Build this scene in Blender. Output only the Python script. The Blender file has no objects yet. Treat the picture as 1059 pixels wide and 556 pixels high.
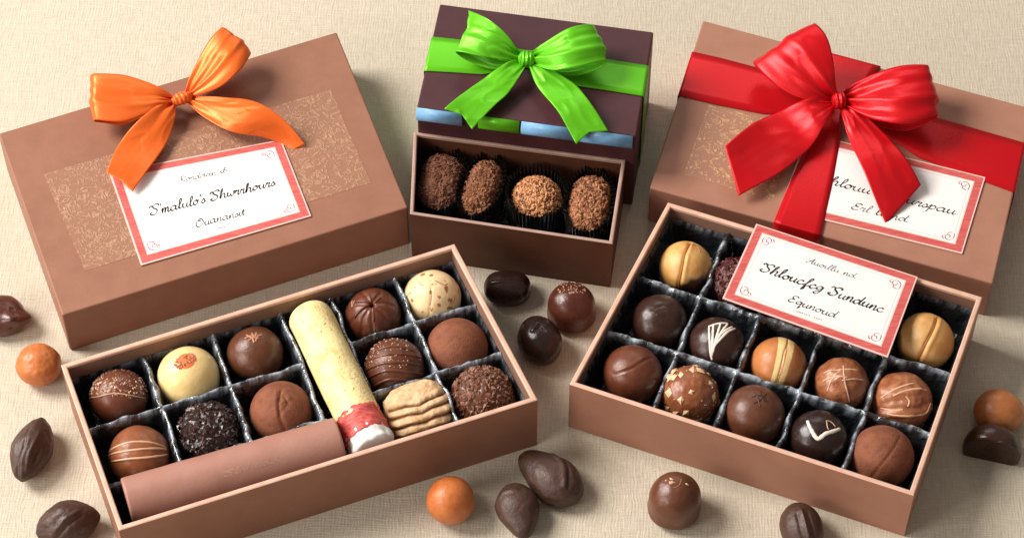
import bpy, math, random
import numpy as np
from mathutils import Vector, noise
random.seed(7); np.random.seed(7)
SC = bpy.context.scene; COL = SC.collection
CM = 0.01                                   # all shapes below are written in centimetres
# ------------------------------------------------------------------ camera, world, lamps, exposure
FPX, PITCH, HC, Y0 = 2640.0, math.radians(53.25), 114.0, 85.0
cam_d = bpy.data.cameras.new('camera'); cam = bpy.data.objects.new('camera', cam_d); COL.objects.link(cam)
cam.location = (0, -Y0*CM, HC*CM); cam.rotation_euler = (math.radians(90)-PITCH, 0, 0)
cam_d.sensor_width = 36; cam_d.lens = 36*FPX/1059; cam_d.clip_start = .01; cam_d.clip_end = 50
SC.camera = cam
w = bpy.data.worlds.new('World'); SC.world = w; w.use_nodes = True
bg = w.node_tree.nodes['Background']; bg.inputs[0].default_value = (1.0, .93, .86, 1); bg.inputs[1].default_value = .27
def area(name, loc, target, size, power, col, sy=None):
    d = bpy.data.lights.new(name, 'AREA'); d.energy = power; d.color = col; d.size = size*CM
    if sy: d.shape = 'RECTANGLE'; d.size_y = sy*CM
    o = bpy.data.objects.new(name, d); COL.objects.link(o)
    o.location = Vector(loc)*CM
    o.rotation_euler = (Vector(target)-Vector(loc)).to_track_quat('-Z', 'Y').to_euler(); return o
area('key_softbox', (-190, 48, 185), (0, 0, 0), 120, 122.0, (1, .955, .90))
area('fill_softbox', (-112, -75, 62), (0, -5, 0), 60, 11.0, (1, .95, .90))
area('back_softbox', (10, 95, 85), (0, 0, 0), 70, 2.2, (1, .97, .93), 30)
SC.view_settings.view_transform = 'Standard'; SC.view_settings.look = 'None'
SC.view_settings.exposure = 0; SC.view_settings.gamma = 1
SC.cycles.max_bounces = 8

# ------------------------------------------------------------------ helpers
cp, sp = math.cos(PITCH), math.sin(PITCH)
def P(px, py, z=0.0):
    """the point at height z (cm) that lies under the photograph's pixel"""
    a = (px-529.5)/FPX; b = -(py-278)/FPX
    d = np.array([a, cp+b*sp, -sp+b*cp]); t = (z-HC)/d[2]
    return np.array([0, -Y0, HC])+t*d
XI = np.array([1., 0, 0]); UI = np.array([0, sp, cp]); DI = np.array([0, -cp, sp])
def idir(a, b):
    c = math.sqrt(max(0.0, 1-a*a-b*b)); v = a*XI+b*UI+c*DI
    return v/np.linalg.norm(v)
def tag(o, label=None, cat=None, group=None, kind=None):
    if label: o['label'] = label
    if cat: o['category'] = cat
    if group: o['group'] = group
    if kind: o['kind'] = kind
    return o
def thing(name, label, cat, loc, group=None):
    o = bpy.data.objects.new(name, None); COL.objects.link(o)
    o.location = Vector(loc)*CM; o.empty_display_size = .01
    return tag(o, label, cat, group)
def mesh(name, V, F, mat, parent=None, smooth=True, mats=None, fm=None, mask=None, bevel=0, solid=0, seg=2, label=None):
    V = np.asarray(V, float)*CM
    top = parent
    while top is not None and top.parent is not None: top = top.parent
    if top is not None: V = V-np.array(top.location)
    me = bpy.data.meshes.new(name); me.from_pydata([tuple(v) for v in V], [], [tuple(int(i) for i in f) for f in F])
    for m in ([mat] if mats is None else mats): me.materials.append(m)
    if fm is not None: me.polygons.foreach_set('material_index', fm)
    if smooth: me.polygons.foreach_set('use_smooth', [True]*len(me.polygons))
    if mask is not None:
        a = me.attributes.new('mask', 'FLOAT', 'POINT'); a.data.foreach_set('value', np.asarray(mask, float))
    me.update()
    o = bpy.data.objects.new(name, me); COL.objects.link(o)
    if parent is not None: o.parent = parent
    if solid:
        s = o.modifiers.new('solid', 'SOLIDIFY'); s.thickness = solid*CM; s.offset = 0
    if bevel:
        b = o.modifiers.new('bevel', 'BEVEL'); b.width = bevel*CM; b.segments = seg; b.limit_method = 'ANGLE'; b.angle_limit = .6
        if smooth: b.harden_normals = False
    if label: o['label'] = label
    return o
class MB:
    def __init__(s): s.v = []; s.f = []
    def add(s, V, F):
        n = len(s.v); s.v += [tuple(x) for x in V]; s.f += [tuple(i+n for i in f) for f in F]
    def build(s, name, mat, parent=None, **k): return mesh(name, s.v, s.f, mat, parent, **k)

# ------------------------------------------------------------------ materials
def mat(name, col, rough=.5, col2=None, nscale=1.0, nmix=(.35, .65), bump=0, bscale=8, bdetail=6, coat=0, coatr=.2, spec=.5,
        sheen=0, metal=0, mask=None, aniso=0, stretch=None, sss=0, croughn=0, bump2=None):
    m = bpy.data.materials.new(name); m.use_nodes = True; nt = m.node_tree; N = nt.nodes; L = nt.links
    p = N['Principled BSDF']; p.inputs['Roughness'].default_value = rough
    p.inputs['Specular IOR Level'].default_value = spec; p.inputs['Coat Weight'].default_value = coat
    p.inputs['Coat Roughness'].default_value = coatr; p.inputs['Metallic'].default_value = metal
    p.inputs['Sheen Weight'].default_value = sheen; p.inputs['Anisotropic'].default_value = aniso
    if sss:
        p.inputs['Subsurface Weight'].default_value = sss; p.inputs['Subsurface Scale'].default_value = .003
        p.inputs['Subsurface Radius'].default_value = (1, .4, .2)
    tc = N.new('ShaderNodeTexCoord'); mp = N.new('ShaderNodeMapping'); L.new(tc.outputs['Object'], mp.inputs[0])
    st = stretch or (1, 1, 1); mp.inputs['Scale'].default_value = (100*st[0], 100*st[1], 100*st[2])
    c = None
    if col2 is None: p.inputs['Base Color'].default_value = (*col, 1)
    else:
        n = N.new('ShaderNodeTexNoise'); n.inputs['Scale'].default_value = nscale; n.inputs['Detail'].default_value = 5
        n.inputs['Roughness'].default_value = .6; L.new(mp.outputs[0], n.inputs['Vector'])
        r = N.new('ShaderNodeValToRGB'); r.color_ramp.elements[0].position = nmix[0]; r.color_ramp.elements[1].position = nmix[1]
        r.color_ramp.elements[0].color = (*col, 1); r.color_ramp.elements[1].color = (*col2, 1)
        L.new(n.outputs['Fac'], r.inputs[0]); c = r.outputs[0]
    if mask is not None:
        at = N.new('ShaderNodeAttribute'); at.attribute_name = 'mask'
        mx = N.new('ShaderNodeMix'); mx.data_type = 'RGBA'; L.new(at.outputs['Fac'], mx.inputs[0])
        if c is None: mx.inputs[6].default_value = (*col, 1)
        else: L.new(c, mx.inputs[6])
        mx.inputs[7].default_value = (*mask, 1); c = mx.outputs[2]
    if c is not None: L.new(c, p.inputs['Base Color'])
    if bump:
        n = N.new('ShaderNodeTexNoise'); n.inputs['Scale'].default_value = bscale; n.inputs['Detail'].default_value = bdetail
        n.inputs['Roughness'].default_value = .6; L.new(mp.outputs[0], n.inputs['Vector'])
        b = N.new('ShaderNodeBump'); b.inputs['Strength'].default_value = 1; b.inputs['Distance'].default_value = bump*CM
        L.new(n.outputs['Fac'], b.inputs['Height']); L.new(b.outputs[0], p.inputs['Normal'])
        if coat: L.new(b.outputs[0], p.inputs['Coat Normal'])
        if croughn:
            mr = N.new('ShaderNodeMapRange'); mr.inputs[1].default_value = .3; mr.inputs[2].default_value = .7
            mr.inputs[3].default_value = rough-croughn; mr.inputs[4].default_value = rough+croughn
            n2 = N.new('ShaderNodeTexNoise'); n2.inputs['Scale'].default_value = 1.3; n2.inputs['Detail'].default_value = 4
            L.new(mp.outputs[0], n2.inputs['Vector']); L.new(n2.outputs['Fac'], mr.inputs[0]); L.new(mr.outputs[0], p.inputs['Roughness'])
    return m
def linen():
    m = bpy.data.materials.new('linen_weave'); m.use_nodes = True; nt = m.node_tree; N = nt.nodes; L = nt.links
    p = N['Principled BSDF']; p.inputs['Roughness'].default_value = .9; p.inputs['Specular IOR Level'].default_value = .15
    tc = N.new('ShaderNodeTexCoord'); mp = N.new('ShaderNodeMapping'); L.new(tc.outputs['Object'], mp.inputs[0]); mp.inputs['Scale'].default_value = (100,)*3
    mp.inputs['Rotation'].default_value = (0, 0, .03)
    wob = N.new('ShaderNodeTexNoise'); wob.inputs['Scale'].default_value = .5; wob.inputs['Detail'].default_value = 3; L.new(mp.outputs[0], wob.inputs['Vector'])
    ad = N.new('ShaderNodeVectorMath'); ad.operation = 'MULTIPLY_ADD'; L.new(wob.outputs['Color'], ad.inputs[0]); ad.inputs[1].default_value = (.5, .5, 0); L.new(mp.outputs[0], ad.inputs[2])
    hs = []; sl = []
    for ax in ('X', 'Y'):
        wv = N.new('ShaderNodeTexWave'); wv.bands_direction = ax; wv.inputs['Scale'].default_value = 1.9; wv.inputs['Distortion'].default_value = 1.2
        wv.inputs['Detail'].default_value = 3; wv.inputs['Detail Scale'].default_value = 2.5; L.new(ad.outputs[0], wv.inputs['Vector']); hs.append(wv.outputs['Fac'])
        m2 = N.new('ShaderNodeMapping'); L.new(ad.outputs[0], m2.inputs[0]); m2.inputs['Scale'].default_value = (7, 1.1, 1) if ax == 'X' else (1.1, 7, 1)
        n = N.new('ShaderNodeTexNoise'); n.inputs['Scale'].default_value = 1; n.inputs['Detail'].default_value = 4; n.inputs['Roughness'].default_value = .65
        L.new(m2.outputs[0], n.inputs['Vector']); sl.append(n.outputs['Fac'])
    def mth(op, a, b):
        x = N.new('ShaderNodeMath'); x.operation = op
        for i, q in enumerate((a, b)):
            if isinstance(q, (int, float)): x.inputs[i].default_value = q
            else: L.new(q, x.inputs[i])
        return x.outputs[0]
    h = mth('MAXIMUM', hs[0], hs[1]); s = mth('ADD', sl[0], sl[1])
    hh = mth('ADD', mth('MULTIPLY', h, .16), mth('MULTIPLY', s, .68))
    r = N.new('ShaderNodeValToRGB'); r.color_ramp.elements[0].position = .55; r.color_ramp.elements[1].position = 1.0
    r.color_ramp.elements[0].color = (.47, .405, .31, 1); r.color_ramp.elements[1].color = (.60, .53, .425, 1)
    L.new(hh, r.inputs[0]); L.new(r.outputs[0], p.inputs['Base Color'])
    b = N.new('ShaderNodeBump'); b.inputs['Distance'].default_value = .07*CM; b.inputs['Strength'].default_value = .8
    L.new(hh, b.inputs['Height']); L.new(b.outputs[0], p.inputs['Normal']); return m
def damask(name, base, motif, lo, hi, rough):
    m = mat(name, base, rough); nt = m.node_tree; N = nt.nodes; L = nt.links; p = N['Principled BSDF']
    tc = N.new('ShaderNodeTexCoord'); mp = N.new('ShaderNodeMapping'); L.new(tc.outputs['Object'], mp.inputs[0]); mp.inputs['Scale'].default_value = (100,)*3
    vals = []
    for sc, dist in ((.75, 2.2), (1.7, 1.6)):
        n = N.new('ShaderNodeTexNoise'); n.inputs['Scale'].default_value = sc; n.inputs['Detail'].default_value = 2.5; n.inputs['Distortion'].default_value = dist
        L.new(mp.outputs[0], n.inputs['Vector'])
        # thin contour lines of the noise = curling scrollwork
        a = N.new('ShaderNodeMath'); a.operation = 'MULTIPLY'; a.inputs[1].default_value = 4; L.new(n.outputs['Fac'], a.inputs[0])
        f = N.new('ShaderNodeMath'); f.operation = 'PINGPONG'; f.inputs[1].default_value = .5; L.new(a.outputs[0], f.inputs[0])
        r = N.new('ShaderNodeMapRange'); r.inputs[1].default_value = lo; r.inputs[2].default_value = hi; L.new(f.outputs[0], r.inputs[0]); vals.append(r.outputs[0])
    mx = N.new('ShaderNodeMath'); mx.operation = 'MULTIPLY'; L.new(vals[0], mx.inputs[0]); L.new(vals[1], mx.inputs[1])
    ad = N.new('ShaderNodeMath'); ad.operation = 'MAXIMUM'; L.new(mx.outputs[0], ad.inputs[0])
    a2 = N.new('ShaderNodeMath'); a2.operation = 'MULTIPLY'; a2.inputs[1].default_value = .55; L.new(vals[1], a2.inputs[0]); L.new(a2.outputs[0], ad.inputs[1])
    c = N.new('ShaderNodeMix'); c.data_type = 'RGBA'; c.inputs[6].default_value = (*base, 1); c.inputs[7].default_value = (*motif, 1); L.new(ad.outputs[0], c.inputs[0])
    L.new(c.outputs[2], p.inputs['Base Color'])
    b = N.new('ShaderNodeBump'); b.inputs['Distance'].default_value = .02*CM; L.new(ad.outputs[0], b.inputs['Height']); L.new(b.outputs[0], p.inputs['Normal'])
    return m
def satin(name, col, rough=.33):
    m = mat(name, col, rough, aniso=.6, bump=.008, bscale=9, stretch=(1, 1, 1), spec=.3, metal=.28)
    return m
M = {}
M['linen'] = linen()
M['board'] = mat('brown_board', (.252, .108, .065), .52, (.285, .126, .077), .6, bump=.010, bscale=14, spec=.35)
M['board_r'] = mat('rose_board', (.345, .155, .100), .52, (.38, .178, .117), .6, bump=.010, bscale=14, spec=.35)
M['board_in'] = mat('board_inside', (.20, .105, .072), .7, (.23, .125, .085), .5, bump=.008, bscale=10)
M['edge'] = mat('board_edge', (.68, .42, .31), .6, (.58, .34, .24), 1.2, bump=.006, bscale=12)
M['dark_board'] = mat('dark_brown_board', (.080, .026, .012), .55, (.098, .034, .017), .5, bump=.006, bscale=12, spec=.3)
M['dark_edge'] = mat('dark_board_edge', (.42, .27, .22), .6, (.36, .22, .17), 1.2)
M['plum'] = mat('plum_board', (.056, .015, .019), .5, (.066, .019, .024), .6, bump=.008, bscale=12, spec=.35)
M['blue'] = mat('pale_blue_satin', (.13, .31, .52), .35, (.20, .40, .62), 1.2, bump=.01, bscale=5)
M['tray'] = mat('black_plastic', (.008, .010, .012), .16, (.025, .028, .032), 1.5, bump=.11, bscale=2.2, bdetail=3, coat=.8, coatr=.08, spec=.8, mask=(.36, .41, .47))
M['orange_satin'] = satin('orange_satin', (.82, .140, .020), .38)
M['red_satin'] = satin('red_satin', (.56, .005, .010), .34)
M['green_satin'] = satin('green_satin', (.12, .50, .012), .36)
M['white'] = mat('card_white', (.80, .77, .74), .6, bump=.002, bscale=30)
M['pink'] = mat('card_pale_pink', (.80, .50, .44), .6)
M['red_print'] = mat('red_print', (.50, .060, .055), .6, (.60, .13, .11), 3.0, stretch=(.4, 3, 1))
M['ink'] = mat('black_ink', (.012, .012, .016), .5)
M['ink2'] = mat('soft_grey_ink', (.06, .055, .06), .5)
M['rose_ink'] = mat('rose_ink', (.45, .10, .13), .5)
M['damask_b'] = damask('brown_damask', (.285, .130, .075), (.43, .235, .14), .20, .40, .5)
M['damask_d'] = damask('gold_damask', (.36, .165, .106), (.62, .36, .17), .24, .38, .45)

# ------------------------------------------------------------------ table
tb = mesh('table_surface', [(-150, -110, 0), (150, -110, 0), (150, 160, 0), (-150, 160, 0)], [(0, 1, 2, 3)], M['linen'], smooth=False)
tag(tb, 'natural beige linen cloth laid flat under all the boxes and sweets', 'tablecloth', kind='structure')

# ------------------------------------------------------------------ boxes
def quad(px, z): return [P(x, y, z) for x, y in px]          # near-left, near-right, far-right, far-left
def inset(q, t, z=None):
    n = len(q); L = []
    for i in range(n):
        a = q[i][:2]; b = q[(i+1) % n][:2]; d = (b-a)/np.linalg.norm(b-a); L.append((a+np.array([-d[1], d[0]])*t, d))
    out = []
    for i in range(n):
        (a, d), (b, e) = L[i-1], L[i]; A = np.array([[d[0], -e[0]], [d[1], -e[1]]]); s = np.linalg.solve(A, b-a); p = a+d*s[0]
        out.append(np.array([p[0], p[1], q[i][2] if z is None else z]))
    return out
def atz(q, z): return [np.array([p[0], p[1], z]) for p in q]
def frame(q):
    o = q[0]; e = q[1]-q[0]; e = e/np.linalg.norm(e); return o, e, np.array([-e[1], e[0], 0])
def open_box(name, label, q, h, mb, me, mi, group, t=.26):
    base = sum(q)/4; T = thing(name, label, 'box', (base[0], base[1], 0), group)
    o1, i1 = q, inset(q, t)
    V = atz(o1, .01)+atz(o1, h-.03); mesh('outer_wall', V, [(i, (i+1) % 4, 4+(i+1) % 4, 4+i) for i in range(4)]+[(3, 2, 1, 0)], mb, T, smooth=False)
    ii = inset(q, .03)
    V = atz(ii, h-.06)+atz(inset(q, .0), h-.03)+atz(inset(q, .05), h)+atz(inset(q, t-.05), h)+atz(i1, h-.04)+atz(i1, h-.2)
    # the cut edge of the board round the top, painted lighter as if catching light
    F = []
    for k in range(1, 5): F += [(k*4+i, k*4+(i+1) % 4, (k+1)*4+(i+1) % 4, (k+1)*4+i) for i in range(4)]
    mesh('rim', V, F, me, T, smooth=False)
    V = atz(i1, h-.2)+atz(i1, .25); mesh('inner_wall', V, [(i, (i+1) % 4, 4+(i+1) % 4, 4+i) for i in range(4)]+[(4, 5, 6, 7)], mi, T, smooth=False)
    return T
def lid(name, label, q, h, m, group):
    base = sum(q)/4; T = thing(name, label, 'box lid', (base[0], base[1], 0), group)
    V = atz(q, .01)+atz(q, h); F = [(i, (i+1) % 4, 4+(i+1) % 4, 4+i) for i in range(4)]+[(4, 5, 6, 7), (3, 2, 1, 0)]
    mesh('lid_body', V, F, m, T, smooth=False, bevel=.1, seg=3)
    return T
def tray(parent, q, ridges, floor, top, res=.10, seed=0.0):
    """vacuum-formed insert: ridges = list of (axis, position, from, to) in the box's own frame, cm"""
    q = inset(q, .30); o, e, n = frame(q); W = np.linalg.norm(q[1]-q[0]); D = np.linalg.norm(q[3]-q[0])
    nx, ny = int(W/res), int(D/res); V = []; F = []; MK = []
    for j in range(ny+1):
        for i in range(nx+1):
            u, v = i/nx, j/ny
            p = (q[0]*(1-u)+q[1]*u)*(1-v)+(q[3]*(1-u)+q[2]*u)*v
            lx = (p-o)@e+.30; ly = (p-o)@n+.30
            wob = noise.noise(Vector((lx*.9, ly*.9, seed)))*.16
            d = min(u*W, (1-u)*W, v*D, (1-v)*D)+.12; edge = 1
            g = noise.noise(Vector((lx*2.2, ly*2.2, seed+5)))*.12+noise.noise(Vector((lx*5, ly*5, seed+9)))*.10
            for ax, c, a, b in ridges:
                s, tt = (lx, ly) if ax == 'u' else (ly, lx)
                if a-.1 <= tt <= b+.1: d = min(d, abs(s-c+wob)*1.0+max(0, a-tt, tt-b))
            k = min(1, max(0, (d-.05)/.62)); k = k**.8; k = k*k*(3-2*k)
            z = top+(floor-top)*k + g*(.5+1.2*k*(1-k))
            V.append((p[0], p[1], max(z, .4)))
            # highlights painted into the colour: pale grey along the crests, in patches
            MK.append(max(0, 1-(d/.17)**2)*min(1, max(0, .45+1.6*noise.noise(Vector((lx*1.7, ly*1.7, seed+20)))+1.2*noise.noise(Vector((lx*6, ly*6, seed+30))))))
    for j in range(ny):
        for i in range(nx):
            a = j*(nx+1)+i; F.append((a, a+1, a+nx+2, a+nx+1))
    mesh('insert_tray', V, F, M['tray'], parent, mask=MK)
HA, HF, HCC, HB, HD, HE = 4.3, 4.0, 4.0, 3.3, 3.0, 6.15
QA = quad([(123, 548), (556, 413), (470, 252), (63, 377)], HA)
QF = quad([(589, 397), (945, 512), (1016, 307), (691, 209)], HF)
QC = quad([(424, 221), (633.5, 252), (647, 165), (428, 136)], HCC)
QB = quad([(64, 326), (422, 214.5), (348, 33), (-2, 138)], HB)
QD = quad([(672, 194), (1027, 293), (1068, 112), (727, 21)], HD)
QE = quad([(431, 111), (658, 141), (676, 33), (455, 4)], HE)
GB = 'open boxes of sweets'; GL = 'ribbon-topped lids'
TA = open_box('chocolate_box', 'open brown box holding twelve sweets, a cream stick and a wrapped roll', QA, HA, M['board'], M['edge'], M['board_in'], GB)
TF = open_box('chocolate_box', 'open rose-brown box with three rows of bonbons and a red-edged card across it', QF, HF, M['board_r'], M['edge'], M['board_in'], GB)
TC = open_box('chocolate_box', 'small dark open box with four crumb-coated truffles in a row', QC, HCC, M['dark_board'], M['dark_edge'], M['dark_board'], GB, t=.2)
TB = lid('box_lid', 'large brown lid with patterned panel under the orange bow', QB, HB, M['board'], GL)
TD = lid('box_lid', 'large rose-brown lid crossed by wide red ribbon', QD, HD, M['board_r'], GL)
TE = lid('box_lid', 'tall plum lid with blue and green stripe, behind the four-truffle box', QE, HE, M['plum'], GL)
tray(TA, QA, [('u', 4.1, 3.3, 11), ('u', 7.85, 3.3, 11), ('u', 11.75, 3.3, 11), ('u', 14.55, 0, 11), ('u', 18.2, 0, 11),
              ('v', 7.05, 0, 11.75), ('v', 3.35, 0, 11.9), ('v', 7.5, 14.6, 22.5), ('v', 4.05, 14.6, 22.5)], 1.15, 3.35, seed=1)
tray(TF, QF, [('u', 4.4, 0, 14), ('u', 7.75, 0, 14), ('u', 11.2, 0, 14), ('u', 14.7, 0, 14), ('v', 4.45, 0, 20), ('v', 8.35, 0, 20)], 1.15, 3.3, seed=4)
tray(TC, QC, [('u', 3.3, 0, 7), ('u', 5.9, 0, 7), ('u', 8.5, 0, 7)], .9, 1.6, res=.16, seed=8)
def top_patch(name, px, z, m, parent, th=.03):
    q = quad(px, z+th); V = atz(q, z+.004)+q
    return mesh(name, V, [(i, (i+1) % 4, 4+(i+1) % 4, 4+i) for i in range(4)]+[(4, 5, 6, 7)], m, parent, smooth=False)
top_patch('pattern_panel', [(88, 280), (384, 189), (342, 93), (45, 180)], HB, M['damask_b'], TB, .012)
top_patch('pattern_panel', [(707, 180), (800, 208), (818, 130), (733, 108)], HD, M['damask_d'], TD, .008)
# lid E: striped band of satin wrapped round the top edge of the front wall
def wall_piece(name, qa, qb, u0, u1, z0, z1, out, m, parent):
    a = qa+(qb-qa)*u0; b = qa+(qb-qa)*u1; d = (qb-qa); d = d/np.linalg.norm(d); nn = np.array([d[1], -d[0], 0]); nn[2] = 0
    V = []; F = []; K = 10
    for k in range(K+1):
        s = k/K; z = z0+(z1-z0)*s; off = .03+out*math.sqrt(max(0, math.sin(math.pi*s)))
        V += [a*[1, 1, 0]+nn*off+[0, 0, z], b*[1, 1, 0]+nn*off+[0, 0, z]]
    for k in range(K): F.append((2*k, 2*k+1, 2*k+3, 2*k+2))
    F += [tuple(range(0, 2*K+2, 2)), tuple(range(2*K+1, 0, -2))]
    mesh(name, V, F, m, parent)
for u0, u1, k in ((.0, .208, 'blue'), (.285, .47, 'green_satin'), (.48, .73, 'blue'), (.75, .985, 'blue')):
    wall_piece('stripe', QE[0], QE[1], u0, u1, HE-.98, HE+.02, .30, M[k], TE)

# ------------------------------------------------------------------ ribbons
def crom(pts, m):
    pts = np.asarray(pts, float); n = len(pts); d = np.r_[0, np.cumsum(np.linalg.norm(np.diff(pts, axis=0), axis=1)**.5+1e-6)]
    ext = np.vstack([2*pts[0]-pts[1], pts, 2*pts[-1]-pts[-2]]); out = []
    for t in np.linspace(0, n-1, m):
        i = min(int(t), n-2); s = t-i; a, b, c, e = ext[i], ext[i+1], ext[i+2], ext[i+3]
        out.append(.5*((2*b)+(c-a)*s+(2*a-5*b+4*c-e)*s*s+(3*b-a-3*c+e)*s**3))
    return np.array(out)
def sheet(name, parent, m, A, B, mm=64, k=28, pleat=.0, npl=3.0, both=False, bulge=0.0, wave=0.0, seed=0, label=None, notch=0, crease=.038):
    """a strip of ribbon between two edges given as (px, py, height) or as world points"""
    def W(L): return np.array([P(*p) for p in L]) if m is not None else np.array(L)
    a = crom(W(A), mm); b = crom(W(B), mm); V = np.zeros((mm, k+1, 3))
    for j in range(k+1):
        s = j/k; V[:, j] = a*(1-s)+b*s
    du = np.gradient(V, axis=0); dv = np.gradient(V, axis=1); nr = np.cross(du, dv); nr /= (np.linalg.norm(nr, axis=2, keepdims=True)+1e-9)
    if nr[..., 2].mean() < 0: nr = -nr
    for i in range(mm):
        t = i/(mm-1); kw = math.exp(-t/.30)+(math.exp(-(1-t)/.30) if both else 0)
        for j in range(k+1):
            s = j/k
            off = pleat*min(kw, 1)*math.sin(2*math.pi*npl*s+seed+.6*math.sin(3*t))*(.6+.4*math.sin(5*s+seed))
            if bulge:
                q = math.sin(math.pi*s)**.8*math.sin(math.pi*min(1, t*1.15)); off += bulge*.55*q
                c1 = .34+.10*math.sin(3*t+seed); c2 = .68+.08*math.cos(4*t+seed); fade = .08+.92*kw   # long creases running out from the knot
                off -= bulge*.75*fade*math.exp(-((s-c1)/.09)**2); off += bulge*.5*fade*math.exp(-((s-c2)/.07)**2)
            off += wave*math.sin(2*math.pi*(1.15*t+.18*s)+seed)*min(1, 2*t)
            if both: off += bulge*.35*math.sin(2*math.pi*(2.1*t+.12*s)+seed)*math.sin(math.pi*t)**.5*(1 if t < .5 else .2)
            rg = 1-min(1, abs(noise.noise(Vector((t*3.2+seed*3, s*2.1+t*1.5, seed*7))))*3.2)      # sharp stray creases
            off += crease*rg*rg*min(1, 6*t)
            V[i, j] += nr[i, j]*off
    if notch:                                    # swallow-tail end
        end = V[-1].copy(); dirv = V[-1]-V[-4]
        for j in range(k+1):
            s = j/k; f = notch*(1-abs(2*s-1)); 
            for q in range(6): V[mm-1-q, j] -= dirv[j]*f*(1-q/6)
    F = [(i*(k+1)+j, i*(k+1)+j+1, (i+1)*(k+1)+j+1, (i+1)*(k+1)+j) for i in range(mm-1) for j in range(k)]
    o = mesh(name, V.reshape(-1, 3), F, m, parent, solid=.026)
    if label: o['label'] = label
    return o
def knot(parent, px, py, z, rx, ry, rz, m, rot=0.0, npl=7):
    c = P(px, py, z); V = []; F = []; nu, nv = 40, 28
    for j in range(nv+1):
        ph = -math.pi/2+math.pi*j/nv
        for i in range(nu):
            th = 2*math.pi*i/nu
            # ridges run round the waist of the knot
            r = 1+.10*math.sin(npl*ph*1.5+.8*math.sin(th*2))+.05*math.sin(3*th+ph*4)
            cph = abs(math.cos(ph))**.7
            x = rx*math.sin(ph); y = ry*cph*math.cos(th)*r; zz = rz*cph*math.sin(th)*r
            V.append(c+np.array([x*math.cos(rot)-y*math.sin(rot), x*math.sin(rot)+y*math.cos(rot), zz]))
    for j in range(nv):
        for i in range(nu): F.append((j*nu+i, j*nu+(i+1) % nu, (j+1)*nu+(i+1) % nu, (j+1)*nu+i))
    mesh('knot', V, F, m, parent)
def E(pts, zs):
    """edge: pixel pairs with interpolated heights"""
    n = len(pts); zz = np.interp(np.linspace(0, 1, n), np.linspace(0, 1, len(zs)), zs); return [(p[0], p[1], z) for p, z in zip(pts, zz)]

# red bow ---------------------------------------------------------
z = HD; m = M['red_satin']; c = P(867, 103, z)
RB = thing('ribbon_bow', 'large red satin bow tied round the rose-brown lid', 'ribbon bow', (c[0], c[1], z), 'bows tied on the lids')
zb = z+.06
def down(q0, q1, pa, pb, zt, out=.06):
    """continue a band over the lid's edge and down its wall"""
    d = (q1-q0); d = d/np.linalg.norm(d); nn = np.array([d[1], -d[0], 0.])
    res = []
    for p in (pa, pb):
        p = np.array([p[0], p[1], 0]); s = (p-q0)@d; w_ = q0*[1, 1, 0]+d*s
        res.append([w_-nn*.12+[0, 0, zt+.05], w_+nn*.02+[0, 0, zt+.03], w_+nn*out+[0, 0, zt-.08], w_+nn*out+[0, 0, zt-.6], w_+nn*out+[0, 0, .12]])
    return res
def band(pxA, pxB, zt, ends, m, parent, name='band'):
    """flat band on a lid top; ends = which quad edges it wraps over at its start and end"""
    A = [P(x, y, zt+.06) for x, y in pxA]; B = [P(x, y, zt+.06) for x, y in pxB]
    if ends[0]: a, b = down(*ends[0], A[0], B[0], zt); A = a[::-1]+A[1:]; B = b[::-1]+B[1:]
    if ends[1]: a, b = down(*ends[1], A[-1], B[-1], zt); A = A[:-1]+a; B = B[:-1]+b
    V = []; F = []; n = len(A); K = 6
    for p, q in zip(A, B):
        for j in range(K+1): V.append(p*(1-j/K)+q*(j/K))
    F = [(i*(K+1)+j, i*(K+1)+j+1, (i+1)*(K+1)+j+1, (i+1)*(K+1)+j) for i in range(n-1) for j in range(K)]
    mesh(name, V, F, m, parent, solid=.03, bevel=0)
band([(719, 54), (745, 60), (790, 72), (830, 86), (866, 97), (905, 106), (966, 121), (1066, 149)],
     [(703, 99), (740, 108), (790, 118), (830, 117), (866, 114), (905, 133), (950, 163), (1047, 198)], z, ((QD[3], QD[0]), (QD[1], QD[2])), m, RB)
band([(855, 55), (855, 75), (858, 95), (853, 118), (836, 150), (820, 181), (806, 214)],
     [(909, 73), (899, 85), (878, 98), (871, 118), (868, 150), (861, 190), (855, 226)], z+.05, ((QD[2], QD[3]), (QD[0], QD[1])), m, RB)
kz = z+1.1
sheet('loop', RB, m, E([(862, 107), (842, 105), (822, 100), (800, 87), (781, 69), (786, 66), (806, 84), (842, 100), (862, 104)], [kz, kz+.3, kz+.6, kz+.7, kz+.5, kz-.1, kz-.5, kz-.5, kz-.3]),
      E([(866, 98), (864, 82), (861, 60), (855, 38), (843, 26), (840, 38), (850, 60), (860, 85), (866, 100)], [kz, kz+1.3, kz+2.1, kz+2.5, kz+2.2, kz+1.2, kz+.3, kz-.3, kz-.3]), pleat=.16, npl=2.6, both=True, bulge=.45, seed=1)
sheet('loop', RB, m, E([(872, 98), (888, 84), (909, 74), (934, 69), (959, 69), (955, 74), (930, 78), (895, 92), (872, 100)], [kz, kz+.7, kz+1.3, kz+1.7, kz+1.6, kz+.9, kz+.3, kz-.2, kz-.3]),
      E([(873, 109), (890, 118), (908, 125), (935, 130), (966, 121), (962, 126), (935, 135), (900, 126), (873, 110)], [kz, kz+.5, kz+.8, kz+.9, kz+.8, kz+.1, kz-.5, kz-.5, kz-.4]), pleat=.17, npl=3, both=True, bulge=.45, seed=2.2)
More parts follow.
